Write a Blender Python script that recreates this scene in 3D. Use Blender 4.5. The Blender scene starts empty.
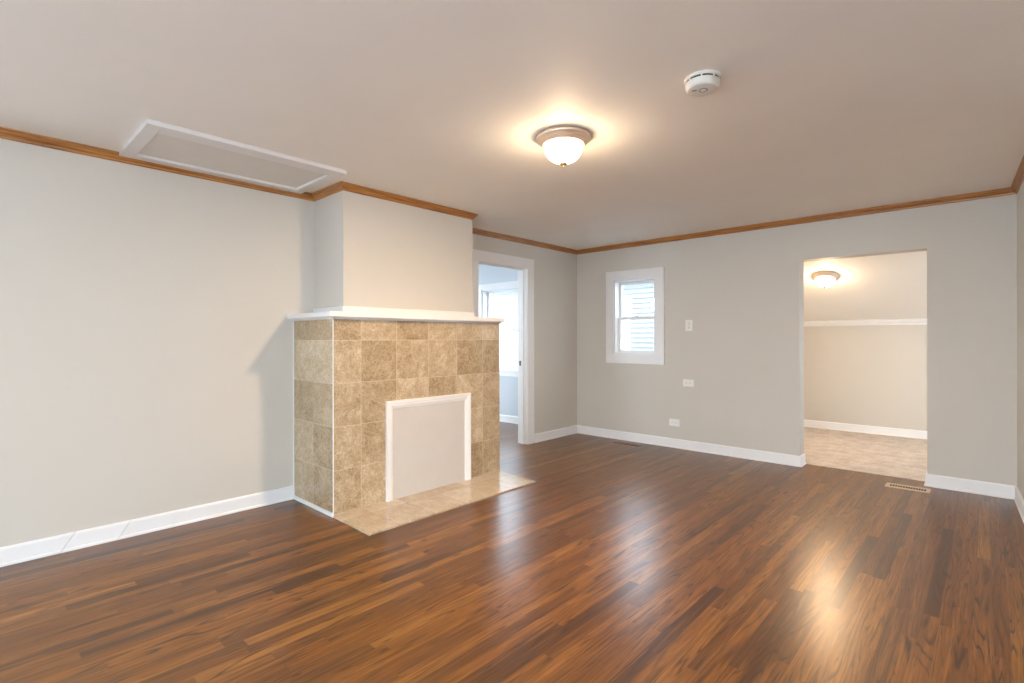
import bpy, bmesh, math, random
from mathutils import Vector, Matrix
random.seed(7)
scene = bpy.context.scene
C = scene.collection

# ------------------------------------------------------------------ camera, sky, exposure
W_PX, H_PX = 1024, 683
F_PX, YAW, CY, ROLL = 512.07, 0.7488, 338.57, -0.0016
CAM_Z = 1.264
cam_data = bpy.data.cameras.new('camera')
cam = bpy.data.objects.new('camera', cam_data); C.objects.link(cam)
cam_data.sensor_fit = 'HORIZONTAL'; cam_data.sensor_width = 36.0
cam_data.lens = F_PX / W_PX * 36.0
cam_data.shift_y = (CY - H_PX / 2) / W_PX
cam_data.clip_start = 0.02
cam.matrix_world = (Matrix.Translation((0, 0, CAM_Z)) @ Matrix.Rotation(YAW, 4, 'Z')
                    @ Matrix.Rotation(math.pi / 2, 4, 'X') @ Matrix.Rotation(ROLL, 4, 'Z'))
scene.camera = cam

world = bpy.data.worlds.new('overcast_sky'); scene.world = world
world.use_nodes = True
bg = world.node_tree.nodes['Background']
bg.inputs['Color'].default_value = (0.72, 0.87, 1.0, 1)
SKY = 13.0
bg.inputs['Strength'].default_value = SKY

LAMP_MAIN, LAMP_BACK = (16.0, 62.0), (14.0, 22.0)          # watts of bulb and of the added downward lamp in each light
GLOW_MAIN, GLOW_BACK = 16.0, 24.0           # radiance of the two glass bowls
COL_GLOW = (1.0, 0.86, 0.66)
COL_MAIN, COL_BACK = (1.0, 0.74, 0.48), (1.0, 0.71, 0.44)

vs = scene.view_settings
vs.view_transform = 'Standard'; vs.look = 'None'; vs.gamma = 1.0
vs.use_curve_mapping = False; vs.exposure = 0.27
scene.display_settings.display_device = 'sRGB'
scene.cycles.max_bounces = 12
scene.cycles.diffuse_bounces = 8
scene.cycles.transparent_max_bounces = 12
scene.cycles.sample_clamp_indirect = 4.0
scene.cycles.sample_clamp_direct = 12.0
scene.cycles.caustics_reflective = False
scene.cycles.caustics_refractive = False
scene.cycles.use_denoising = True

# ------------------------------------------------------------------ measures (metres)
XL, YB, XR, ZC = -4.033, 5.617, 0.167, 2.44       # left wall, back wall, right wall, ceiling
XR2 = XR + 0.043 * 2.017                           # the right wall runs slightly out of square
WT = 0.125                                         # wall thickness
YR, YJ, XJ = -2.2, 3.6, 1.9                        # rear wall, jog of the right wall, widened right side
YBO = 5.776                                        # outer face of the back wall
DO_Y0, DO_Y1, DO_Z = 3.80, 4.591, 2.093            # clear opening of the side doorway
OP_X0, OP_X1, OP_Z = -1.357, -0.381, 2.030         # opening to the carpeted room
W1 = (-3.460, -2.886, 1.062, 1.996)                # back window, casing inner edges
W2 = (-5.86, -4.62, 0.80, 2.035)                   # window of the side room
KY = 8.18                                          # knee wall of the carpeted room
XO = -7.6                                          # far wall of the side room

# ------------------------------------------------------------------ node helper
class NT:
    def __init__(self, name):
        self.m = bpy.data.materials.new(name); self.m.use_nodes = True
        self.t = self.m.node_tree; self.n = self.t.nodes
        self.p = self.n['Principled BSDF']; self.out = self.n['Material Output']
    def link(self, a, sock):
        if isinstance(a, bpy.types.NodeSocket): self.t.links.new(a, sock)
        else: sock.default_value = a
    def node(self, typ, ins=None, **props):
        nd = self.n.new(typ)
        for k, v in props.items(): setattr(nd, k, v)
        for k, v in (ins or {}).items(): self.link(v, nd.inputs[k])
        return nd
    def math(self, op, a, b=0.0, c=0.0, clamp=False):
        nd = self.n.new('ShaderNodeMath'); nd.operation = op; nd.use_clamp = clamp
        for i, v in enumerate((a, b, c)): self.link(v, nd.inputs[i])
        return nd.outputs[0]
    def xyz(self, sock):
        nd = self.node('ShaderNodeSeparateXYZ', {0: sock}); return nd.outputs
    def vec(self, x, y, z=0.0):
        return self.node('ShaderNodeCombineXYZ', {0: x, 1: y, 2: z}).outputs[0]
    def pos(self):
        return self.node('ShaderNodeTexCoord').outputs['Object']
    def uv(self):
        return self.node('ShaderNodeTexCoord').outputs['UV']
    def noise(self, v, scale=5, detail=2, rough=0.5, dist=0.0):
        return self.node('ShaderNodeTexNoise', {'Vector': v, 'Scale': scale, 'Detail': detail, 'Roughness': rough, 'Distortion': dist}).outputs[0]
    def white(self, v, dim='3D'):
        nd = self.node('ShaderNodeTexWhiteNoise', noise_dimensions=dim)
        self.link(v, nd.inputs['W' if dim == '1D' else 'Vector']); return nd.outputs[0]
    def ramp(self, f, stops, interp='LINEAR'):
        nd = self.node('ShaderNodeValToRGB', {0: f}); e = nd.color_ramp.elements
        nd.color_ramp.interpolation = interp
        while len(e) < len(stops): e.new(0.5)
        for el, (p, c) in zip(e, stops):
            el.position = p; el.color = (c[0], c[1], c[2], 1) if not isinstance(c, (int, float)) else (c, c, c, 1)
        return nd.outputs[0]
    def mix(self, f, a, b, mode='MIX'):
        nd = self.n.new('ShaderNodeMix'); nd.data_type = 'RGBA'; nd.blend_type = mode
        self.link(f, nd.inputs[0]); self.link(a, nd.inputs[6]); self.link(b, nd.inputs[7])
        return nd.outputs[2]
    def bump(self, h, strength=0.2, dist=0.01):
        return self.node('ShaderNodeBump', {'Height': h, 'Strength': strength, 'Distance': dist}).outputs[0]
    def set(self, **kw):
        names = dict(color='Base Color', rough='Roughness', metal='Metallic', spec='Specular IOR Level', ior='IOR',
                     normal='Normal', coat='Coat Weight', coat_rough='Coat Roughness', coat_ior='Coat IOR', emit='Emission Color', estr='Emission Strength', coat_normal='Coat Normal')
        for k, v in kw.items():
            if k in ('color', 'emit') and isinstance(v, tuple) and len(v) == 3: v = (*v, 1)
            self.link(v, self.p.inputs[names[k]])
        return self.m

def plain(name, col, rough=0.5, metal=0.0, spec=0.5, var=0.03, bump=0.0, bscale=200):
    t = NT(name); p = t.pos()
    n = t.noise(p, 6, 3, 0.6)
    lo = tuple(c * (1 - var) for c in col); hi = tuple(min(1, c * (1 + var)) for c in col)
    kw = dict(color=t.ramp(n, [(0.3, lo), (0.7, hi)]), rough=rough, metal=metal, spec=spec)
    if bump: kw['normal'] = t.bump(t.noise(p, bscale, 2), bump, 0.002)
    return t.set(**kw)

# ------------------------------------------------------------------ materials
def paint(name, col):
    t = NT(name); p = t.pos()
    n = t.noise(p, 1.6, 3, 0.6)
    c = t.ramp(n, [(0.3, tuple(v * 0.985 for v in col)), (0.7, tuple(min(1, v * 1.015) for v in col))])
    h = t.math('ADD', t.math('MULTIPLY', t.noise(p, 180, 2), 0.5), t.noise(p, 7, 2))
    return t.set(color=c, rough=0.62, spec=0.3, normal=t.bump(h, 0.08, 0.004))
M = {}
M['wall'] = paint('wall_paint', (0.565, 0.527, 0.470))
M['wall_blue'] = paint('pale_blue_grey_paint', (0.55, 0.585, 0.62))
M['ceiling'] = paint('ceiling_paint', (0.92, 0.905, 0.865))
M['white'] = plain('white_trim_paint', (0.80, 0.80, 0.80), 0.35, var=0.015)
M['vinyl'] = plain('white_vinyl', (0.78, 0.79, 0.80), 0.4, var=0.01)
M['panel'] = plain('cover_panel_paint', (0.57, 0.535, 0.50), 0.55, var=0.02)
M['hatch'] = plain('hatch_board_paint', (0.74, 0.71, 0.67), 0.55, var=0.02)
M['plastic'] = plain('white_plastic', (0.78, 0.77, 0.74), 0.35, var=0.01)
M['detector'] = plain('ivory_plastic', (0.74, 0.71, 0.65), 0.45, var=0.01)
M['dark'] = plain('dark_slot', (0.025, 0.022, 0.02), 0.7)
M['shade'] = plain('grey_plastic', (0.52, 0.50, 0.47), 0.4)
M['grey'] = plain('grey_print', (0.22, 0.21, 0.2), 0.6)
M['nickel'] = plain('brushed_nickel', (0.80, 0.64, 0.50), 0.42, 0.65, var=0.05)
M['brass'] = plain('brass', (0.72, 0.52, 0.26), 0.28, 1.0)
M['iron'] = plain('blackened_iron', (0.05, 0.045, 0.04), 0.4, 0.6)
M['vent_tan'] = plain('tan_metal', (0.52, 0.40, 0.28), 0.4, 0.2)
M['vent_wood'] = plain('stained_vent_wood', (0.13, 0.065, 0.035), 0.35)
M['caulk'] = plain('white_caulk', (0.75, 0.75, 0.74), 0.5)
M['ground'] = plain('bright_bounce_ground', (0.80, 0.81, 0.83), 0.9, var=0.05)  # whitened ground, added to bounce daylight up onto the ceiling
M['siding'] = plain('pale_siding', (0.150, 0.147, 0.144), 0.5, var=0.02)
M['siding_trim'] = plain('siding_trim', (0.55, 0.56, 0.58), 0.5)

def mat_crown():
    t = NT('stained_oak_moulding'); u = t.xyz(t.uv())
    v = t.vec(t.math('MULTIPLY', u[0], 3.0), t.math('MULTIPLY', u[1], 90.0), 0.0)
    n = t.noise(v, 1.0, 4, 0.6)
    v2 = t.vec(t.math('MULTIPLY', u[0], 12.0), t.math('MULTIPLY', u[1], 700.0), 3.0)
    n2 = t.noise(v2, 1.0, 2, 0.5)
    f = t.math('ADD', t.math('MULTIPLY', n, 0.75), t.math('MULTIPLY', n2, 0.25))
    c = t.ramp(f, [(0.34, (0.11, 0.036, 0.009)), (0.47, (0.29, 0.112, 0.026)), (0.64, (0.46, 0.205, 0.056))])
    return t.set(color=c, rough=0.34, normal=t.bump(f, 0.15, 0.002))
M['crown'] = mat_crown()

def mat_floor():
    t = NT('stained_oak_floorboards'); s = t.xyz(t.pos())
    BW = 0.0575
    xs = t.math('DIVIDE', t.math('ADD', s[0], 20.0), BW)
    i = t.math('FLOOR', xs); fx = t.math('FRACT', xs)
    r1 = t.white(i, '1D'); r2 = t.white(t.math('ADD', i, 91.3), '1D')
    ln = t.math('ADD', 0.70, t.math('MULTIPLY', r2, 0.9))
    ys = t.math('DIVIDE', t.math('ADD', t.math('ADD', s[1], 20.0), t.math('MULTIPLY', r1, 3.7)), ln)
    j = t.math('FLOOR', ys); fy = t.math('FRACT', ys)
    tone = t.white(t.vec(i, j, 0.0)); k = t.white(t.vec(i, j, 7.0)); k2 = t.white(t.vec(i, j, 13.0))
    lx = t.math('MULTIPLY', t.math('SUBTRACT', fx, 0.5), BW)
    # growth rings: contours of a stretched noise field, different for every board;
    # flat-sawn boards (small sx) get wide cathedrals, quarter-sawn ones straight lines
    sx = t.math('ADD', 9.0, t.math('MULTIPLY', t.math('POWER', k2, 2.0), 26.0))
    gv = t.vec(t.math('MULTIPLY', lx, sx), t.math('MULTIPLY', s[1], 0.75), t.math('ADD', t.math('MULTIPLY', i, 3.17), t.math('MULTIPLY', j, 11.3)))
    g = t.noise(gv, 1.0, 1.5, 0.45, 0.25)
    wob = t.noise(t.vec(t.math('MULTIPLY', s[0], 60.0), t.math('MULTIPLY', s[1], 5.0), i), 1.0, 2, 0.6)
    g = t.math('ADD', g, t.math('MULTIPLY', wob, 0.020))
    ring = t.math('FRACT', t.math('MULTIPLY', g, t.math('ADD', 8.0, t.math('MULTIPLY', k, 7.0))))
    band = t.ramp(ring, [(0.0, 0.0), (0.62, 0.06), (0.84, 1.0), (0.92, 0.8), (1.0, 0.0)])
    broken = t.ramp(t.noise(t.vec(t.math('MULTIPLY', s[0], 30.0), t.math('MULTIPLY', s[1], 4.0), j), 1.0, 2, 0.6), [(0.36, 0.25), (0.60, 1.0)])
    band = t.math('MULTIPLY', band, broken)
    pores = t.ramp(t.noise(t.vec(t.math('MULTIPLY', s[0], 190.0), t.math('MULTIPLY', s[1], 7.0), t.math('MULTIPLY', j, 3.0)), 1.0, 2, 0.6), [(0.45, 0.0), (0.70, 1.0)])
    streak = t.noise(t.vec(t.math('MULTIPLY', s[0], 45.0), t.math('MULTIPLY', s[1], 1.6), t.math('ADD', t.math('MULTIPLY', i, 1.7), j)), 1.0, 3, 0.6)
    blotch = t.noise(t.vec(t.math('MULTIPLY', s[0], 1.5), t.math('MULTIPLY', s[1], 0.8), 0.0), 1.0, 3, 0.6)
    knots = t.ramp(t.noise(t.vec(t.math('MULTIPLY', s[0], 24.0), t.math('MULTIPLY', s[1], 6.5), t.math('MULTIPLY', i, 2.1)), 1.0, 1.0, 0.4), [(0.755, 0.0), (0.80, 1.0)])
    base = t.ramp(tone, [(0.0, (0.050, 0.016, 0.004)), (0.04, (0.085, 0.029, 0.005)), (0.12, (0.130, 0.045, 0.007)), (0.45, (0.178, 0.060, 0.008)),
                         (0.75, (0.225, 0.080, 0.011)), (0.92, (0.275, 0.105, 0.015)), (1.0, (0.33, 0.142, 0.028))])
    c = t.mix(t.math('MULTIPLY', t.ramp(streak, [(0.3, 1.0), (0.62, 0.0)]), 0.52), base, (0.062, 0.022, 0.005, 1))
    c = t.mix(t.math('MULTIPLY', t.ramp(streak, [(0.52, 0.0), (0.75, 1.0)]), 0.40), c, (0.36, 0.165, 0.040, 1))
    c = t.mix(t.math('MULTIPLY', t.ramp(blotch, [(0.35, 1.0), (0.65, 0.0)]), 0.25), c, (0.10, 0.042, 0.014, 1))
    c = t.mix(t.math('MULTIPLY', band, t.math('ADD', 0.65, t.math('MULTIPLY', k, 0.35))), c, (0.022, 0.008, 0.003, 1))
    c = t.mix(t.math('MULTIPLY', pores, 0.5), c, (0.040, 0.014, 0.004, 1))
    c = t.mix(t.math('MULTIPLY', knots, 0.85), c, (0.018, 0.008, 0.004, 1))
    ex = t.math('MINIMUM', fx, t.math('SUBTRACT', 1.0, fx))
    ey = t.math('MULTIPLY', t.math('MINIMUM', fy, t.math('SUBTRACT', 1.0, fy)), t.math('DIVIDE', ln, BW))
    gap = t.ramp(t.math('MINIMUM', ex, ey), [(0.0, 1.0), (0.010, 0.9), (0.024, 0.0)])
    c = t.mix(t.math('MULTIPLY', gap, t.math('ADD', 0.08, t.math('MULTIPLY', t.math('POWER', r1, 4.0), 0.75))), c, (0.015, 0.007, 0.004, 1))
    cup = t.math('MULTIPLY', t.math('MULTIPLY', fx, t.math('SUBTRACT', 1.0, fx)), t.math('SUBTRACT', r2, 0.35))
    wave = t.noise(t.vec(t.math('MULTIPLY', s[0], 16.0), t.math('MULTIPLY', s[1], 2.5), 0.0), 1.0, 2)
    nrm = t.bump(t.math('ADD', t.math('MULTIPLY', cup, 0.9), t.math('MULTIPLY', wave, 0.8)), 0.17, 0.0025)
    ro = t.math('ADD', 0.277, t.math('MULTIPLY', k, 0.02))
    return t.set(color=c, rough=ro, ior=1.45, spec=0.5, normal=nrm)
M['floor'] = mat_floor()

def mat_carpet():
    t = NT('beige_plush_carpet'); p = t.pos()
    n = t.noise(p, 260, 2, 0.6); m = t.noise(p, 7, 4, 0.7); f = t.noise(p, 30, 3, 0.7)
    s = t.math('ADD', t.math('MULTIPLY', m, 0.45), t.math('ADD', t.math('MULTIPLY', f, 0.3), t.math('MULTIPLY', n, 0.25)))
    c = t.ramp(s, [(0.38, (0.42, 0.355, 0.30)), (0.5, (0.57, 0.495, 0.43)), (0.62, (0.68, 0.605, 0.535))])
    return t.set(color=c, rough=0.95, spec=0.1, normal=t.bump(t.math('ADD', n, f), 0.7, 0.012))
M['carpet'] = mat_carpet()

def mat_tile(name, rough=0.3, floor=False):
    """UV holds tile coordinates (one tile = 1 unit); side faces carry u + 100."""
    t = NT(name); u = t.xyz(t.uv()); p = t.pos()
    U, V = u[0], u[1]
    iu, iv = t.math('FLOOR', U), t.math('FLOOR', V)
    fu, fv = t.math('FRACT', U), t.math('FRACT', V)
    side_top = t.math('MULTIPLY', t.math('GREATER_THAN', U, 50.0), t.math('GREATER_THAN', V, 2.0))
    iu = t.math('MULTIPLY', iu, t.math('SUBTRACT', 1.0, side_top))
    eu = t.math('ADD', t.math('MINIMUM', fu, t.math('SUBTRACT', 1.0, fu)), side_top)
    ev = t.math('MINIMUM', fv, t.math('SUBTRACT', 1.0, fv))
    e = t.math('MINIMUM', eu, ev)
    grout = t.ramp(e, [(0.0, 1.0), (0.0055, 1.0), (0.0095, 0.0)])
    cell = t.white(t.vec(iu, iv, 1.0)); cell2 = t.white(t.vec(iu, iv, 5.0))
    q = t.node('ShaderNodeVectorMath', {0: p, 1: t.vec(t.math('MULTIPLY', cell, 9.0), t.math('MULTIPLY', cell2, 9.0), 0.0)}, operation='ADD').outputs[0]
    a = t.noise(q, 8, 4, 0.65, 0.6); b = t.noise(q, 55, 4, 0.75, 0.8); d = t.noise(q, 170, 2, 0.6)
    f = t.math('ADD', t.math('MULTIPLY', a, 0.30), t.math('ADD', t.math('MULTIPLY', b, 0.42), t.math('MULTIPLY', d, 0.28)))
    f = t.math('ADD', f, t.math('MULTIPLY', t.math('SUBTRACT', cell, 0.5), 0.13))
    if floor:
        c = t.ramp(f, [(0.34, (0.36, 0.265, 0.175)), (0.5, (0.50, 0.395, 0.285)), (0.66, (0.60, 0.50, 0.385))])
    else:
        c = t.ramp(f, [(0.37, (0.235, 0.158, 0.085)), (0.47, (0.37, 0.270, 0.162)), (0.53, (0.445, 0.338, 0.217)), (0.63, (0.62, 0.505, 0.365))])
    vein = t.math('ABSOLUTE', t.math('SUBTRACT', t.noise(q, 3.2, 4, 0.6, 1.5), 0.5))
    c = t.mix(t.ramp(vein, [(0.0, 0.28), (0.02, 0.0)]), c, (0.66, 0.56, 0.43, 1))
    c = t.mix(t.math('MULTIPLY', grout, 0.62), c, (0.62, 0.52, 0.40, 1) if not floor else (0.30, 0.225, 0.145, 1))
    h = t.math('ADD', t.math('MULTIPLY', f, 0.3 if not floor else 0.04), t.math('MULTIPLY', grout, -0.5))
    return t.set(color=c, rough=rough, ior=1.6, normal=t.bump(h, 0.15, 0.002))
M['tile'] = mat_tile('travertine_tile', 0.24)
M['hearth'] = mat_tile('polished_hearth_tile', 0.10, True)

def mat_glass():
    t = NT('window_glass')
    ge = t.node('ShaderNodeNewGeometry')
    dt = t.node('ShaderNodeVectorMath', {0: ge.outputs['Normal'], 1: ge.outputs['Incoming']}, operation='DOT_PRODUCT').outputs['Value']
    om = t.math('SUBTRACT', 1.0, t.math('ABSOLUTE', dt), clamp=True)
    fr = t.math('ADD', 0.04, t.math('MULTIPLY', t.math('POWER', om, 5.0), 0.96))   # Schlick, the same from both sides
    tr = t.node('ShaderNodeBsdfTransparent', {'Color': (0.97, 0.98, 0.985, 1)})
    gl = t.node('ShaderNodeBsdfGlossy', {'Color': (1, 1, 1, 1), 'Roughness': 0.02})
    mx = t.node('ShaderNodeMixShader', {0: fr, 1: tr.outputs[0], 2: gl.outputs[0]})
    t.t.links.new(mx.outputs[0], t.out.inputs['Surface'])
    return t.m
M['glass'] = mat_glass()

def mat_bowl(name, strength, col):
    """Thin alabaster glass: glows, and lets most of the bulb's light through."""
    t = NT(name); n = t.noise(t.pos(), 14, 3, 0.6, 1.0)
    c = t.ramp(n, [(0.3, tuple(v * 0.95 for v in col)), (0.7, col)])
    t.set(color=(0.9, 0.88, 0.82), rough=0.25, emit=c, estr=strength)
    tr = t.node('ShaderNodeBsdfTransparent', {'Color': (1.0, 0.98, 0.95, 1)})
    mx = t.node('ShaderNodeMixShader', {0: 0.75, 1: t.p.outputs[0], 2: tr.outputs[0]})
    t.t.links.new(mx.outputs[0], t.out.inputs['Surface'])
    return t.m
M['bowl_main'] = mat_bowl('lit_alabaster_glass', GLOW_MAIN, COL_GLOW)
M['bowl_back'] = mat_bowl('lit_alabaster_glass_far', GLOW_BACK, COL_GLOW)

# ------------------------------------------------------------------ mesh helpers
def bm_new():
    b = bmesh.new(); b.loops.layers.uv.new('UVMap'); return b
def box(b, x0, x1, y0, y1, z0, z1, bev=0.0, mi=0):
    r = bmesh.ops.create_cube(b, size=1.0)
    bmesh.ops.transform(b, matrix=Matrix.Translation(((x0 + x1) / 2, (y0 + y1) / 2, (z0 + z1) / 2)) @ Matrix.Diagonal((abs(x1 - x0), abs(y1 - y0), abs(z1 - z0), 1)), verts=r['verts'])
    fs = set(f for v in r['verts'] for f in v.link_faces)
    for f in fs: f.material_index = mi
    if bev:
        es = list(set(e for v in r['verts'] for e in v.link_edges))
        bmesh.ops.bevel(b, geom=es, offset=bev, segments=2, affect='EDGES', profile=0.7)
    return b
def lathe(b, prof, seg=64, origin=(0, 0, 0), cap=True, mi=0):
    """prof: list of (r, z), around Z."""
    ox, oy, oz = origin; rings = []
    for r, z in prof:
        if r < 1e-6: rings.append([b.verts.new((ox, oy, oz + z))])
        else: rings.append([b.verts.new((ox + r * math.cos(2 * math.pi * k / seg), oy + r * math.sin(2 * math.pi * k / seg), oz + z)) for k in range(seg)])
    for A, B in zip(rings, rings[1:]):
        for k in range(seg):
            k2 = (k + 1) % seg
            if len(A) == 1 and len(B) == 1: continue
            if len(A) == 1: f = b.faces.new((A[0], B[k], B[k2]))
            elif len(B) == 1: f = b.faces.new((A[k], A[k2], B[0]))
            else: f = b.faces.new((A[k], A[k2], B[k2], B[k]))
            f.smooth = True; f.material_index = mi
    return b
def prism(b, poly, axis, a0, a1):
    """Extrude a 2D polygon along an axis; poly is (y,z) for 'X', (x,z) for 'Y', (x,y) for 'Z'."""
    def P(q, a):
        return {'X': (a, q[0], q[1]), 'Y': (q[0], a, q[1]), 'Z': (q[0], q[1], a)}[axis]
    A = [b.verts.new(P(q, a0)) for q in poly]; B = [b.verts.new(P(q, a1)) for q in poly]
    n = len(poly)
    for k in range(n): b.faces.new((A[k], A[(k + 1) % n], B[(k + 1) % n], B[k]))
    b.faces.new(A[::-1]); b.faces.new(B)
    return b
def sweep_seg(b, p0, p1, prof, t0=0.0, t1=0.0, uvu=0.0, s0=0.0, s1=0.0):
    """One straight run of moulding from p0 to p1 (xy); the room lies to the right of travel.
    prof: closed list of (offset into the room, z). t0/t1: shift per unit offset at the ends (mitres)."""
    p0, p1 = Vector(p0), Vector(p1); d = (p1 - p0); L = d.length; d.normalize(); n = Vector((d.y, -d.x))
    uvl = b.loops.layers.uv.active; A, B = [], []; vv = [0.0]
    for k in range(len(prof)):
        q, q2 = prof[k], prof[(k + 1) % len(prof)]; vv.append(vv[-1] + math.hypot(q2[0] - q[0], q2[1] - q[1]))
    for o, z in prof:
        a = p0 + n * o + d * (t0 * o + s0 * z); e = p1 + n * o + d * (t1 * o + s1 * z)
        A.append(b.verts.new((a.x, a.y, z))); B.append(b.verts.new((e.x, e.y, z)))
    m = len(prof)
    for k in range(m):
        k2 = (k + 1) % m
        f = b.faces.new((A[k], B[k], B[k2], A[k2]))
        for lp, (uu, w) in zip(f.loops, ((0, vv[k]), (L, vv[k]), (L, vv[k + 1]), (0, vv[k + 1]))): lp[uvl].uv = (uu + uvu, w)
    b.faces.new(A); b.faces.new(B[::-1])
    return b
def finish(b, name, mats, parent=None, smooth_bevel=False):
    bmesh.ops.recalc_face_normals(b, faces=b.faces[:])
    me = bpy.data.meshes.new(name); b.to_mesh(me); b.free()
    if not isinstance(mats, (list, tuple)): mats = [mats]
    for m in mats: me.materials.append(m)
    o = bpy.data.objects.new(name, me); C.objects.link(o)
    if parent:
        o.parent = parent
    return o
def recenter(o, loc):
    """Move the origin of a mesh to loc while keeping the geometry in place."""
    o.data.transform(Matrix.Translation(-Vector(loc))); o.location = loc; return o
def thing(name, label, cat, loc=(0, 0, 0), group=None, rot=None):
    o = bpy.data.objects.new(name, None); C.objects.link(o)
    o.location = loc; o['label'] = label; o['category'] = cat; o.empty_display_size = 0.1
    if rot: o.rotation_euler = rot
    if group: o['group'] = group
    return o
def part(b, name, mats, root, world=True):
    """A part of a thing; with world=True the mesh was drawn in world coordinates."""
    o = finish(b, name, mats, root)
    if world:
        base = root
        off = Vector((0, 0, 0))
        while base is not None:
            off += Vector(base.location); base = base.parent
        o.data.transform(Matrix.Translation(-off))
    return o
def struct(b, name, mats):
    o = finish(b, name, mats); o['kind'] = 'structure'; return o
def struct_empty(name, loc):
    o = bpy.data.objects.new(name, None); C.objects.link(o); o.location = loc; o['kind'] = 'structure'; return o

# ------------------------------------------------------------------ the room shell
def slab_with_holes(axis, u0, u1, v0, v1, d0, d1, holes):
    """Wall filling u x z with rectangular holes (u0,u1,z0,z1); axis = the wall's thin axis."""
    b = bm_new()
    us = sorted(set([u0, u1] + [h[0] for h in holes] + [h[1] for h in holes]))
    vs_ = sorted(set([v0, v1] + [h[2] for h in holes] + [h[3] for h in holes]))
    solid = {}
    for a in range(len(us) - 1):
        for c in range(len(vs_) - 1):
            um, vm = (us[a] + us[a + 1]) / 2, (vs_[c] + vs_[c + 1]) / 2
            solid[a, c] = not any(h[0] < um < h[1] and h[2] < vm < h[3] for h in holes)
    cache = {}
    def V(a, c, s):
        k = (a, c, s)
        if k not in cache:
            u, v, d = us[a], vs_[c], (d0, d1)[s]
            cache[k] = b.verts.new((u, d, v) if axis == 'Y' else (d, u, v))
        return cache[k]
    for (a, c), s in solid.items():
        if not s: continue
        for side in (0, 1): b.faces.new([V(a, c, side), V(a + 1, c, side), V(a + 1, c + 1, side), V(a, c + 1, side)])
        for (da, dc, e) in ((-1, 0, ((a, c), (a, c + 1))), (1, 0, ((a + 1, c), (a + 1, c + 1))), (0, -1, ((a, c), (a + 1, c))), (0, 1, ((a, c + 1), (a + 1, c + 1)))):
            if not solid.get((a + da, c + dc), False):
                b.faces.new([V(*e[0], 0), V(*e[1], 0), V(*e[1], 1), V(*e[0], 1)])
    return b

b = bm_new(); box(b, XO, XJ, YR, YBO, -0.12, 0.0); struct(b, 'floor', M['floor'])
b = bm_new(); box(b, XO, XJ, YR, YBO, ZC, ZC + 0.12); struct(b, 'ceiling', M['ceiling'])
struct(slab_with_holes('X', YR, YB, 0, ZC, XL - WT, XL, [(DO_Y0 - 0.02, DO_Y1 + 0.02, 0.0, DO_Z + 0.02), (-1.9, -0.35, 0.25, 2.15)]), 'wall_left', M['wall'])  # second hole is unseen, added to daylight the ceiling and right wall
struct(slab_with_holes('Y', XL - WT / 2, XJ, 0, ZC, YB, YBO, [(W1[0], W1[1], W1[2], W1[3]), (OP_X0, OP_X1, 0, OP_Z)]), 'wall_back', M['wall'])
struct(slab_with_holes('Y', XO, XL - WT / 2, 0, ZC, YB, YBO, [(W2[0], W2[1], W2[2], W2[3])]), 'wall_side_room_back', M['wall_blue'])
b = bm_new(); prism(b, [(XR2, YJ), (XR, YB), (XJ, YB), (XJ, YJ)], 'Z', 0, ZC); struct(b, 'wall_right', M['wall'])
struct(slab_with_holes('X', YR, YJ, 0, ZC, XJ, XJ + WT, [(-1.3, 0.1, 0.5, 2.1)]), 'wall_right_rear', M['wall'])  # unseen opening added as a daylight source for the left wall
REAR = [(-1.9, 0.5, 0.12, 2.15)]  # opening behind the camera, added for daylight fill
struct(slab_with_holes('Y', XL - WT, XJ + WT, 0, ZC, YR - WT, YR, REAR), 'wall_rear', M['wall'])
# side room
SIDE = [(3.0, 4.7, 0.45, 2.2)]  # out-of-view opening added to brighten the side room
struct(slab_with_holes('X', 1.9, YB, 0, ZC, XO - WT, XO, SIDE), 'wall_side_room_left', M['wall_blue'])
struct(slab_with_holes('Y', XO, XL - WT, 0, ZC, 1.9, 2.0, [(-6.6, -5.4, 0.8, 2.1)]), 'wall_side_room_front', M['wall_blue'])  # hole added out of view to throw daylight on the wall opposite
# carpeted room under the roof slope
CX0, CX1 = -2.12, 1.6
ZK, ZTOP = 1.505, 2.44
b = bm_new(); box(b, CX0, CX1, YBO, KY, -0.12, 0.003); struct(b, 'floor_carpet', M['carpet'])
b = bm_new(); box(b, CX0 - WT, CX1 + WT, KY, KY + WT, 0, ZK + 0.1); struct(b, 'wall_knee', M['wall'])
SL = (ZTOP - ZK) / (KY - YBO)
b = bm_new(); prism(b, [(YBO, ZTOP), (KY, ZK), (KY + WT, ZK - SL * WT), (KY + WT, ZK + 0.12), (YBO, ZTOP + 0.12)], 'X', CX0 - WT, CX1 + WT); struct(b, 'ceiling_slope', M['ceiling'])
b = bm_new(); prism(b, [(YBO, 0), (KY, 0), (KY, ZK), (YBO, ZTOP)], 'X', CX0 - WT, CX0); struct(b, 'wall_carpet_room_left', M['wall'])
b = bm_new()                                                # right end wall with an unseen opening added for daylight
for pl in ([(YBO, 0), (6.0, 0), (6.0, ZTOP - SL * (6.0 - YBO)), (YBO, ZTOP)], [(6.0, 0), (7.6, 0), (7.6, 0.75), (6.0, 0.75)],
           [(6.0, 1.6), (7.6, 1.6), (7.6, ZTOP - SL * (7.6 - YBO)), (6.0, ZTOP - SL * (6.0 - YBO))], [(7.6, 0), (KY, 0), (KY, ZK), (7.6, ZTOP - SL * (7.6 - YBO))]):
    prism(b, pl, 'X', CX1, CX1 + WT)
struct(b, 'wall_carpet_room_right', M['wall'])
# chimney breast above the mantel
CB = (-3.567, 1.968, 3.291)                       # front x, near y, far y
b = bm_new(); box(b, XL, CB[0], CB[1], CB[2], 1.458, ZC); struct(b, 'wall_chimney', M['wall'])

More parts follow.
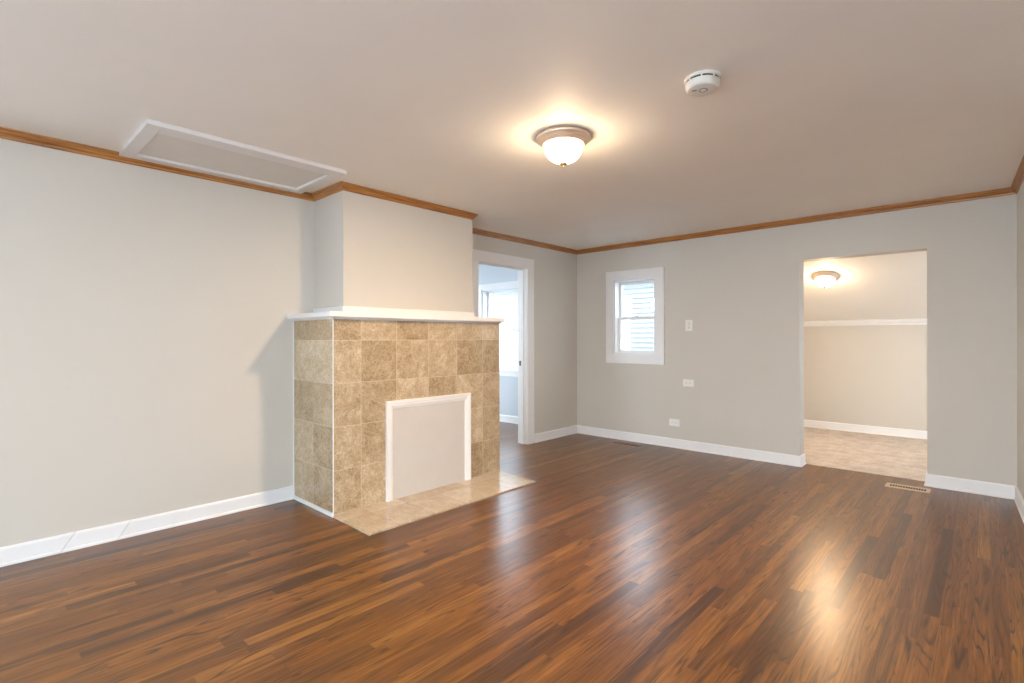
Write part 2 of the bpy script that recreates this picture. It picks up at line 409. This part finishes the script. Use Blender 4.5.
# ------------------------------------------------------------------ crown moulding, baseboards
CR = [(0, 2.386), (0.004, 2.386), (0.008, 2.392), (0.010, 2.400), (0.016, 2.404), (0.024, 2.412), (0.030, 2.422), (0.033, 2.430), (0.038, 2.432), (0.038, 2.44), (0, 2.44)]
path = [(XL, YR), (XL, CB[1]), (CB[0], CB[1]), (CB[0], CB[2]), (XL, CB[2]), (XL, YB), (XR, YB), (XR2, YJ), (XJ, YJ), (XJ, YR)]
def mitres(path):
    out = []
    for k in range(1, len(path) - 1):
        d0 = (Vector(path[k]) - Vector(path[k - 1])).normalized(); d1 = (Vector(path[k + 1]) - Vector(path[k])).normalized()
        cr = d0.x * d1.y - d0.y * d1.x
        out.append(-1.0 if cr < -0.5 else (1.0 if cr > 0.5 else 0.0))   # right turn (inner corner): shorten
    return out
mt = mitres(path)
for k in range(len(path) - 1):
    b = bm_new()
    t0 = -mt[k - 1] if k > 0 else 0.0
    t1 = mt[k] if k < len(mt) else 0.0
    sweep_seg(b, path[k], path[k + 1], CR, t0, t1, k * 7.3)
    struct(b, 'trim_%d' % (k + 1), M['crown'])

BH = 0.105
BB = [(0, 0), (0.020, 0), (0.020, 0.010), (0.016, 0.016), (0.0135, 0.018), (0.0135, BH - 0.012), (0.010, BH - 0.004), (0.006, BH), (0, BH)]
def baseboard(name, pts, joints=()):
    ms = mitres(pts); b = bm_new()
    for k in range(len(pts) - 1):
        sweep_seg(b, pts[k], pts[k + 1], BB, -ms[k - 1] if k > 0 else 0.0, ms[k] if k < len(ms) else 0.0)
    return struct(b, name, M['white'])
# left wall: three lengths meeting in scarf joints
lj = [YR, 0.395, 0.667, 1.795]
b = bm_new()
for k in range(3):
    sweep_seg(b, (XL, lj[k] + (0.0015 if k else 0)), (XL, lj[k + 1] - (0.0015 if k < 2 else 0)), BB, 0, 0, 0, 0.7 if k else 0.0, 0.7 if k < 2 else 0.0)
struct(b, 'baseboard_left', M['white'])
baseboard('baseboard_left_far', [(XL, DO_Y1 + 0.135), (XL, YB), (OP_X0, YB), (OP_X0, YBO)])
baseboard('baseboard_right', [(OP_X1, YBO), (OP_X1, YB), (XR, YB), (XR2, YJ), (XJ, YJ), (XJ, YR), (XL, YR)])
baseboard('baseboard_knee', [(CX0, YBO), (CX0, KY), (CX1, KY), (CX1, YBO)])
baseboard('baseboard_side_room', [(XO, 2.0), (XO, YB), (XL - WT, YB), (XL - WT, DO_Y1 + 0.135)])
KC = [(0, 1.432), (0.010, 1.432), (0.012, 1.450), (0.022, 1.462), (0.030, 1.480), (0.032, 1.498), (0, 1.509)]
b = bm_new(); sweep_seg(b, (CX0, KY), (CX1, KY), KC); struct(b, 'trim_knee', M['white'])

# ------------------------------------------------------------------ side doorway
d1 = struct_empty('door_1', (XL, (DO_Y0 + DO_Y1) / 2, 0))
jx0, jx1 = XL - WT - 0.004, XL + 0.004
b = bm_new()
box(b, jx0, jx1, DO_Y0 - 0.02, DO_Y0, 0, DO_Z + 0.02); box(b, jx0, jx1, DO_Y1, DO_Y1 + 0.02, 0, DO_Z + 0.02); box(b, jx0, jx1, DO_Y0, DO_Y1, DO_Z, DO_Z + 0.02)
part(b, 'jamb', M['white'], d1)
b = bm_new(); sx0, sx1 = XL - 0.075, XL - 0.040
box(b, sx0, sx1, DO_Y0, DO_Y0 + 0.011, 0, DO_Z, 0.002); box(b, sx0, sx1, DO_Y1 - 0.011, DO_Y1, 0, DO_Z, 0.002); box(b, sx0, sx1, DO_Y0 + 0.011, DO_Y1 - 0.011, DO_Z - 0.011, DO_Z, 0.002)
part(b, 'door_stop', M['white'], d1)
for sgn, x in ((1, XL), (-1, XL - WT)):
    b = bm_new(); xa, xb = sorted((x, x + sgn * 0.018)); cw = 0.118; g = 0.006
    box(b, xa, xb, DO_Y0 - g - cw, DO_Y0 - g, 0, DO_Z + g, 0.003)
    box(b, xa, xb, DO_Y1 + g, DO_Y1 + g + cw, 0, DO_Z + g, 0.003)
    box(b, xa, xb + (0.002 if sgn > 0 else 0), DO_Y0 - g - cw, DO_Y1 + g + cw, DO_Z + g, DO_Z + g + cw, 0.003)
    part(b, 'casing', M['white'], d1)
b = bm_new(); box(b, XL - 0.114, XL - 0.082, DO_Y1 - 0.003, DO_Y1 + 0.001, 0.935, 0.995, 0.001)
sp = part(b, 'strike_plate', M['iron'], d1); sp['label'] = 'dark metal strike plate on the white door jamb'

# ------------------------------------------------------------------ windows
def double_hung(name, w, casing_w, head_cap=False, stool=False, lock=True, rail=None):
    x0, x1, z0, z1 = w
    root = struct_empty(name, ((x0 + x1) / 2, YB, z0))
    b = bm_new(); c = 0.018; o = casing_w
    if stool:
        box(b, x0 - o - 0.03, x1 + o + 0.03, YB - 0.055, YB, z0 - 0.028, z0, 0.004)
        box(b, x0 - o, x1 + o, YB - c, YB, z0 - 0.028 - 0.075, z0 - 0.028, 0.003)
        zb = z0
    else:
        box(b, x0 - o, x1 + o, YB - c, YB, z0 - o, z0, 0.003); zb = z0
    box(b, x0 - o, x0, YB - c, YB, zb, z1, 0.003); box(b, x1, x1 + o, YB - c, YB, zb, z1, 0.003)
    box(b, x0 - o, x1 + o, YB - c - 0.002, YB, z1, z1 + o, 0.003)
    if head_cap: box(b, x0 - o - 0.015, x1 + o + 0.015, YB - 0.03, YB, z1 + o, z1 + o + 0.02, 0.003)
    part(b, 'casing', M['white'], root)
    # frame lining the opening
    b = bm_new(); f = 0.022; ya, yb = YB - 0.004, YBO + 0.01
    box(b, x0 + 0.0005, x0 + f, ya, yb, z0, z1); box(b, x1 - f, x1 - 0.0005, ya, yb, z0, z1); box(b, x0 + f, x1 - f, ya, yb, z1 - f, z1 - 0.0005); box(b, x0 + f, x1 - f, ya, yb, z0 + 0.0005, z0 + f)
    part(b, 'window_frame', M['vinyl'], root)
    zm = rail if rail else (z0 + z1) / 2; X0, X1, Z0, Z1 = x0 + f, x1 - f, z0 + f, z1 - f
    for nm, ya, yb, za, zb2, st in (('upper_sash', YB + 0.098, YB + 0.128, zm - 0.018, Z1, 0.030), ('lower_sash', YB + 0.064, YB + 0.095, Z0, zm + 0.018, 0.034)):
        b = bm_new()
        box(b, X0, X0 + st, ya, yb, za, zb2, 0.003); box(b, X1 - st, X1, ya, yb, za, zb2, 0.003)
        box(b, X0 + st, X1 - st, ya, yb, za, za + 0.036, 0.003); box(b, X0 + st, X1 - st, ya, yb, zb2 - 0.036, zb2, 0.003)
        s = part(b, nm, M['vinyl'], root)
        b = bm_new(); ym = (ya + yb) / 2; box(b, X0 + st, X1 - st, ym - 0.002, ym + 0.002, za + 0.036, zb2 - 0.036)
        part(b, 'glass', M['glass'], s)
        if nm == 'lower_sash' and lock:
            b = bm_new(); xm = (X0 + X1) / 2
            box(b, xm - 0.03, xm + 0.03, YB + 0.066, YB + 0.092, zb2, zb2 + 0.012, 0.003); box(b, xm - 0.005, xm + 0.038, YB + 0.060, YB + 0.074, zb2 + 0.004, zb2 + 0.016, 0.003)
            part(b, 'sash_lock', M['siding_trim'], s)
    return root
double_hung('window_1', W1, 0.108, rail=1.515)
double_hung('window_2', W2, 0.085, head_cap=False, stool=True, rail=1.400)

# ------------------------------------------------------------------ the neighbour's house and the added bright ground outside
b = bm_new(); box(b, -40, 30, -30, 40, -0.62, -0.6); struct(b, 'ground', M['ground'])
hs = thing('house', 'white lap-sided house wall seen through the windows', 'house', (-5.0, 9.0, -0.6))
b = bm_new(); p = 0.094; poly = []; nc = 33
for k in range(nc):
    z = -0.6 + k * p
    poly += [(8.795, z), (8.815, z + p)]
poly += [(9.0, -0.6 + nc * p), (9.0, -0.6)]
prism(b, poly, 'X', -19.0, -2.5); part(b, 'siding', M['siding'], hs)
ze = -0.6 + nc * p  # unseen eave and roof set low, shaped so sky reflects in the floor
b = bm_new(); prism(b, [(8.50, ze - 0.04), (9.0, ze), (12.5, ze), (12.5, ze + 0.75), (8.48, ze + 0.05), (8.48, ze - 0.04)], 'X', -19.2, -2.4); part(b, 'roof', M['siding_trim'], hs)
b = bm_new(); lathe(b, [(0.0, 0.02), (0.10, 0.02), (0.11, 0.03), (0.14, 0.03), (0.15, 0.0)], 40)
bmesh.ops.transform(b, matrix=Matrix.Translation((-4.47, 8.80, 1.90)) @ Matrix.Rotation(math.pi / 2, 4, 'X'), verts=b.verts)
part(b, 'gable_vent', M['siding_trim'], hs)

# ------------------------------------------------------------------ fireplace
FX, FY0, FY1, FZ = -3.392, 1.795, 3.475, 1.405
fp = thing('fireplace', 'beige travertine-tiled fireplace with white mantel shelf, its opening boarded over', 'fireplace', (-3.7, 2.635, 0))
b = bm_new(); box(b, XL, FX, FY0, FY1, 0, FZ)
uvl = b.loops.layers.uv.active
for f in b.faces:
    n = f.normal
    for lp in f.loops:
        c = lp.vert.co; v = (c.z - 0.0175) / 0.3090
        if abs(n.x) > 0.5: lp[uvl].uv = ((c.y - 2.0115) / 0.3105 + 10, v)
        elif abs(n.y) > 0.5: lp[uvl].uv = ((c.x + 3.703) / 0.311 + 110, v)
        else: lp[uvl].uv = (0.5, 0.5)
part(b, 'tile_surround', M['tile'], fp)
b = bm_new(); box(b, XL + 0.001, FX, FY0 - 0.010, FY0, 0.0, 0.030, 0.003)
box(b, FX - 0.008, FX + 0.001, FY0 - 0.004, FY0, 0.03, FZ - 0.002); box(b, XL + 0.001, XL + 0.010, FY0 - 0.006, FY0, 0.03, FZ - 0.002)
part(b, 'edge_trim', M['caulk'], fp)
b = bm_new(); box(b, XL + 0.001, FX + 0.055, FY0 - 0.052, FY1 + 0.022, 1.420, 1.458, 0.004)
mant = part(b, 'mantel_shelf', M['white'], fp)
b = bm_new()
mp = [(0, FZ), (0.010, FZ), (0.012, FZ + 0.004), (0.018, FZ + 0.010), (0.020, FZ + 0.015), (0, FZ + 0.015)]
mpath = [(XL + 0.001, FY0), (FX, FY0), (FX, FY1), (XL + 0.001, FY1)]
ms = mitres(mpath)
for k in range(3): sweep_seg(b, mpath[k], mpath[k + 1], mp, -ms[k - 1] if k else 0.0, ms[k] if k < 2 else 0.0)
part(b, 'bed_moulding', M['white'], mant)
b = bm_new()
mp = [(0, 1.458), (0.012, 1.458), (0.012, 1.508), (0.008, 1.513), (0, 1.513)]
mpath = [(XL + 0.001, CB[1]), (CB[0], CB[1]), (CB[0], CB[2]), (XL + 0.02, CB[2])]
ms = mitres(mpath)
for k in range(3): sweep_seg(b, mpath[k], mpath[k + 1], mp, -ms[k - 1] if k else 0.0, ms[k] if k < 2 else 0.0)
part(b, 'base_strip', M['white'], mant)
# cover panel and its picture-frame moulding
PY0, PY1, PZ = 2.222, 3.090, 0.782
b = bm_new(); box(b, FX, FX + 0.004, PY0 + 0.03, PY1 - 0.03, 0.012, PZ - 0.03); cp = part(b, 'cover_panel', M['panel'], fp)
cp['label'] = 'flat greige board closing the firebox'
fr = [(0.0, 0.0), (0.022, 0.0), (0.022, 0.022), (0.017, 0.026), (0.018, 0.040), (0.012, 0.050), (0.010, 0.061), (0.0, 0.061)]   # (out, inwards)
def frame_run(b, P, Q):
    A = [b.verts.new(P(o, i)) for o, i in fr]; B = [b.verts.new(Q(o, i)) for o, i in fr]
    m = len(fr)
    for k in range(m): b.faces.new((A[k], A[(k + 1) % m], B[(k + 1) % m], B[k]))
    b.faces.new(A); b.faces.new(B[::-1])
b = bm_new()
frame_run(b, lambda o, i: (FX + o, PY0 + i, 0.012), lambda o, i: (FX + o, PY0 + i, PZ - i))
frame_run(b, lambda o, i: (FX + o, PY0 + i, PZ - i), lambda o, i: (FX + o, PY1 - i, PZ - i))
frame_run(b, lambda o, i: (FX + o, PY1 - i, PZ - i), lambda o, i: (FX + o, PY1 - i, 0.012))
part(b, 'opening_frame', M['white'], fp)
# hearth slab
b = bm_new(); prism(b, [(FX, 1.792), (-2.907, 1.780), (-2.909, 3.428), (FX, 3.474)], 'Z', 0.0, 0.012)
uvl = b.loops.layers.uv.active
for f in b.faces:
    for lp in f.loops:
        c = lp.vert.co; lp[uvl].uv = ((c.y - 2.01) / 0.305 + 10, (c.x + 3.245) / 0.35 + 20)
part(b, 'hearth', M['hearth'], fp)

# ------------------------------------------------------------------ attic hatch
hx0, hx1, hy0, hy1, hb = -3.990, -3.278, 0.676, 1.836, 2.414
ah = thing('attic_hatch', 'white framed attic access panel on the ceiling beside the left wall', 'attic hatch', ((hx0 + hx1) / 2, (hy0 + hy1) / 2, ZC))
b = bm_new(); fw0, fw1, fw2 = 0.115, 0.070, 0.075
box(b, hx0, hx1, hy0, hy0 + fw1, hb, ZC, 0.002); box(b, hx0, hx1, hy1 - fw1, hy1, hb, ZC, 0.002)
box(b, hx0, hx0 + fw2, hy0 + fw1, hy1 - fw1, hb, ZC, 0.002); box(b, hx1 - fw0, hx1, hy0 + fw1, hy1 - fw1, hb, ZC, 0.002)
part(b, 'frame', M['white'], ah)
b = bm_new(); box(b, hx0 + fw2, hx1 - fw0, hy0 + fw1, hy1 - fw1, ZC - 0.008, ZC); pn = part(b, 'panel', M['hatch'], ah)
pn['label'] = 'recessed grey hatch board'

# ------------------------------------------------------------------ flush ceiling lights
def ceiling_light(loc, label, bowl_mat, watts, col, k=1.0, rot=None):
    root = thing('ceiling_light', label, 'ceiling light', loc, None, rot)
    b = bm_new()
    prof = [(0.0, 0.0), (0.150, 0.0), (0.156, -0.006), (0.158, -0.013), (0.157, -0.019), (0.153, -0.023), (0.148, -0.0245), (0.1465, -0.030),
            (0.142, -0.034), (0.136, -0.036), (0.131, -0.042), (0.126, -0.049), (0.119, -0.053), (0.115, -0.053), (0.112, -0.048), (0.0, -0.045)]
    lathe(b, [(r * k, z * k) for r, z in prof], 72); part(b, 'canopy', M['nickel'], root, False)
    b = bm_new(); n = 16; R, H0, D = 0.1145, -0.050, 0.106
    prof = [(R * k, (H0 + 0.004) * k)] + [(R * math.cos(a) ** 0.95 * k, (H0 - D * math.sin(a)) * k) for a in [math.pi / 2 * q / n for q in range(n)]] + [(0.0, (H0 - D) * k)]
    lathe(b, prof, 72); part(b, 'glass_bowl', bowl_mat, root, False)
    bulb = bpy.data.lights.new('bulb', 'POINT'); bulb.energy = watts[0]; bulb.color = col; bulb.shadow_soft_size = 0.055 * k
    bo = bpy.data.objects.new('bulb', bulb); C.objects.link(bo); bo.parent = root; bo.location = (0, 0, -0.096 * k)
    downlight = bpy.data.lights.new('added_downlight', 'AREA'); downlight.shape = 'DISK'; downlight.size = 0.18 * k; downlight.energy = watts[1]; downlight.color = col  # extra lamp added in the fixture to send light down, off the ceiling
    lo = bpy.data.objects.new('added_downlight', downlight); C.objects.link(lo); lo.parent = root; lo.location = (0, 0, -0.062 * k)
    b = bm_new(); z = H0 - D
    prof = [(0.0, z + 0.003), (0.021, z + 0.003), (0.023, z - 0.002), (0.020, z - 0.007), (0.012, z - 0.012), (0.008, z - 0.015), (0.009, z - 0.020), (0.007, z - 0.025), (0.0, z - 0.027)]
    lathe(b, [(r * k, q * k) for r, q in prof], 32); part(b, 'finial', M['brass'], root, False)
    return root
ceiling_light((-1.81, 2.39, ZC), 'lit dome ceiling light with nickel rim in the main wood-floored room', M['bowl_main'], LAMP_MAIN, COL_MAIN)
yl = 6.93; zl = ZTOP - SL * (yl - YBO)
ceiling_light((-1.40, yl, zl), 'smaller lit dome ceiling light on the sloped ceiling of the carpeted room', M['bowl_back'], LAMP_BACK, COL_BACK, 0.86, (-math.atan(SL), 0, 0))

# ------------------------------------------------------------------ smoke detector
sd = thing('smoke_detector', 'round off-white smoke detector on the ceiling right of the lit dome light', 'smoke detector', (-0.945, 2.285, ZC), None, (0, 0, 0.35))
b = bm_new(); lathe(b, [(0.0, 0.0), (0.076, 0.0), (0.079, -0.002), (0.079, -0.009), (0.076, -0.012), (0.0, -0.012)], 64); part(b, 'base_plate', M['detector'], sd, False)
b = bm_new(); lathe(b, [(0.0, -0.012), (0.0685, -0.012), (0.0685, -0.022), (0.0, -0.022)], 64); v = part(b, 'vent_band', M['dark'], sd, False)
b = bm_new()
for q in range(8):
    a = q * math.pi / 4; box(b, 0.0665, 0.0735, -0.003, 0.003, -0.022, -0.012)
    bmesh.ops.rotate(b, verts=[w for w in b.verts][-8:], cent=(0, 0, 0), matrix=Matrix.Rotation(a, 3, 'Z'))
lathe(b, [(0.0, -0.021), (0.0725, -0.021), (0.0735, -0.023), (0.0725, -0.040), (0.069, -0.050), (0.065, -0.0535), (0.060, -0.055), (0.0, -0.0555)], 64); part(b, 'body', M['detector'], sd, False)
b = bm_new(); lathe(b, [(0.0140, -0.055), (0.0140, -0.0570), (0.0190, -0.0570), (0.0190, -0.055)], 40, (0.004, -0.004, 0)); part(b, 'button_ring', M['grey'], sd, False)
b = bm_new(); lathe(b, [(0.0, -0.0585), (0.012, -0.058), (0.0145, -0.055)], 40, (0.004, -0.004, 0)); part(b, 'test_button', M['plastic'], sd, False)
b = bm_new()
for dx in (-0.034, -0.041, -0.027): box(b, dx - 0.0026, dx + 0.0026, -0.018, -0.010, -0.0567, -0.0545)
part(b, 'indicator', M['dark'], sd, False)

# ------------------------------------------------------------------ wall plates
def plate(name, label, cat, x, z, vertical, toggle):
    root = thing(name, label, cat, (x, YB, z))
    w, h = (0.080, 0.125) if vertical else (0.125, 0.080)
    b = bm_new(); box(b, -w / 2, w / 2, -0.006, 0, -h / 2, h / 2, 0.002); part(b, 'cover_plate', M['plastic'], root, False)
    for s in (-1, 1):
        cx, cz = (0, s * 0.021) if vertical else (s * 0.021, 0)
        b = bm_new()
        if toggle:
            box(b, cx - 0.010, cx + 0.010, -0.0075, -0.005, cz - 0.012, cz + 0.012, 0.001); o = part(b, 'switch', M['shade'], root, False)
            b = bm_new(); box(b, cx - 0.004, cx + 0.004, -0.018, -0.007, cz - 0.002, cz + 0.008, 0.0015); part(b, 'lever', M['plastic'], o, False)
        else:
            box(b, cx - 0.016, cx + 0.016, -0.0080, -0.005, cz - 0.016, cz + 0.016, 0.003); o = part(b, 'socket', M['plastic'], root, False)
            b = bm_new()
            for q in (-1, 1):
                if vertical: box(b, cx + q * 0.006 - 0.0013, cx + q * 0.006 + 0.0013, -0.0086, -0.0075, cz - 0.002, cz + 0.007)
                else: box(b, cx - 0.002, cx + 0.007, -0.0086, -0.0075, cz + q * 0.006 - 0.0013, cz + q * 0.006 + 0.0013)
            box(b, *((cx - 0.0025, cx + 0.0025) if vertical else (cx - 0.010, cx - 0.006)), -0.0086, -0.0075, *((cz - 0.011, cz - 0.006) if vertical else (cz - 0.0025, cz + 0.0025)))
            part(b, 'slots', M['grey'], o, False)
    b = bm_new(); lathe(b, [(0.0, 0.0015), (0.003, 0.001), (0.0035, 0.0)], 16)
    bmesh.ops.transform(b, matrix=Matrix.Translation((0, -0.006, 0)) @ Matrix.Rotation(math.pi / 2, 4, 'X'), verts=b.verts); part(b, 'screw', M['plastic'], root, False)
    return root
plate('light_switch', 'upright white switch plate on the back wall right of the window', 'light switch', -2.481, 1.409, True, True)
plate('wall_outlet', 'sideways white outlet at mid height, straight below the switch plate', 'outlet', -2.488, 0.757, False, False)
plate('wall_outlet', 'sideways white outlet low on the back wall just above the baseboard', 'outlet', -2.656, 0.290, False, False)

# ------------------------------------------------------------------ floor registers
def register(label, x0, x1, y0, y1, mat, n=14):
    root = thing('floor_vent', label, 'floor vent', ((x0 + x1) / 2, (y0 + y1) / 2, 0))
    W, D = (x1 - x0) / 2, (y1 - y0) / 2; e, ey = 0.016, 0.034
    b = bm_new()
    box(b, -W, W, -D, -D + ey, 0, 0.006, 0.002); box(b, -W, W, D - ey, D, 0, 0.006, 0.002); box(b, -W, -W + e + 0.012, -D + ey, D - ey, 0, 0.006, 0.001); box(b, W - e - 0.012, W, -D + ey, D - ey, 0, 0.006, 0.001)
    part(b, 'frame', mat, root, False)
    b = bm_new(); X = W - e - 0.012; st = 2 * X / n
    for q in range(1, n): box(b, -X + q * st - 0.0016, -X + q * st + 0.0016, -D + ey, D - ey, 0.001, 0.0052)
    part(b, 'grille', mat, root, False)
    b = bm_new(); box(b, -X, X, -D + ey, D - ey, 0.0003, 0.001); part(b, 'duct_shade', M['dark'], root, False)  # dark sheet standing in for the shade below the grille
    return root
register('tan metal floor vent in front of the carpeted room opening', -0.646, -0.347, 5.355, 5.498, M['vent_tan'])
register('dark brown floor vent by the back wall below the window', -3.33, -3.00, 5.385, 5.475, M['vent_wood'], 12)
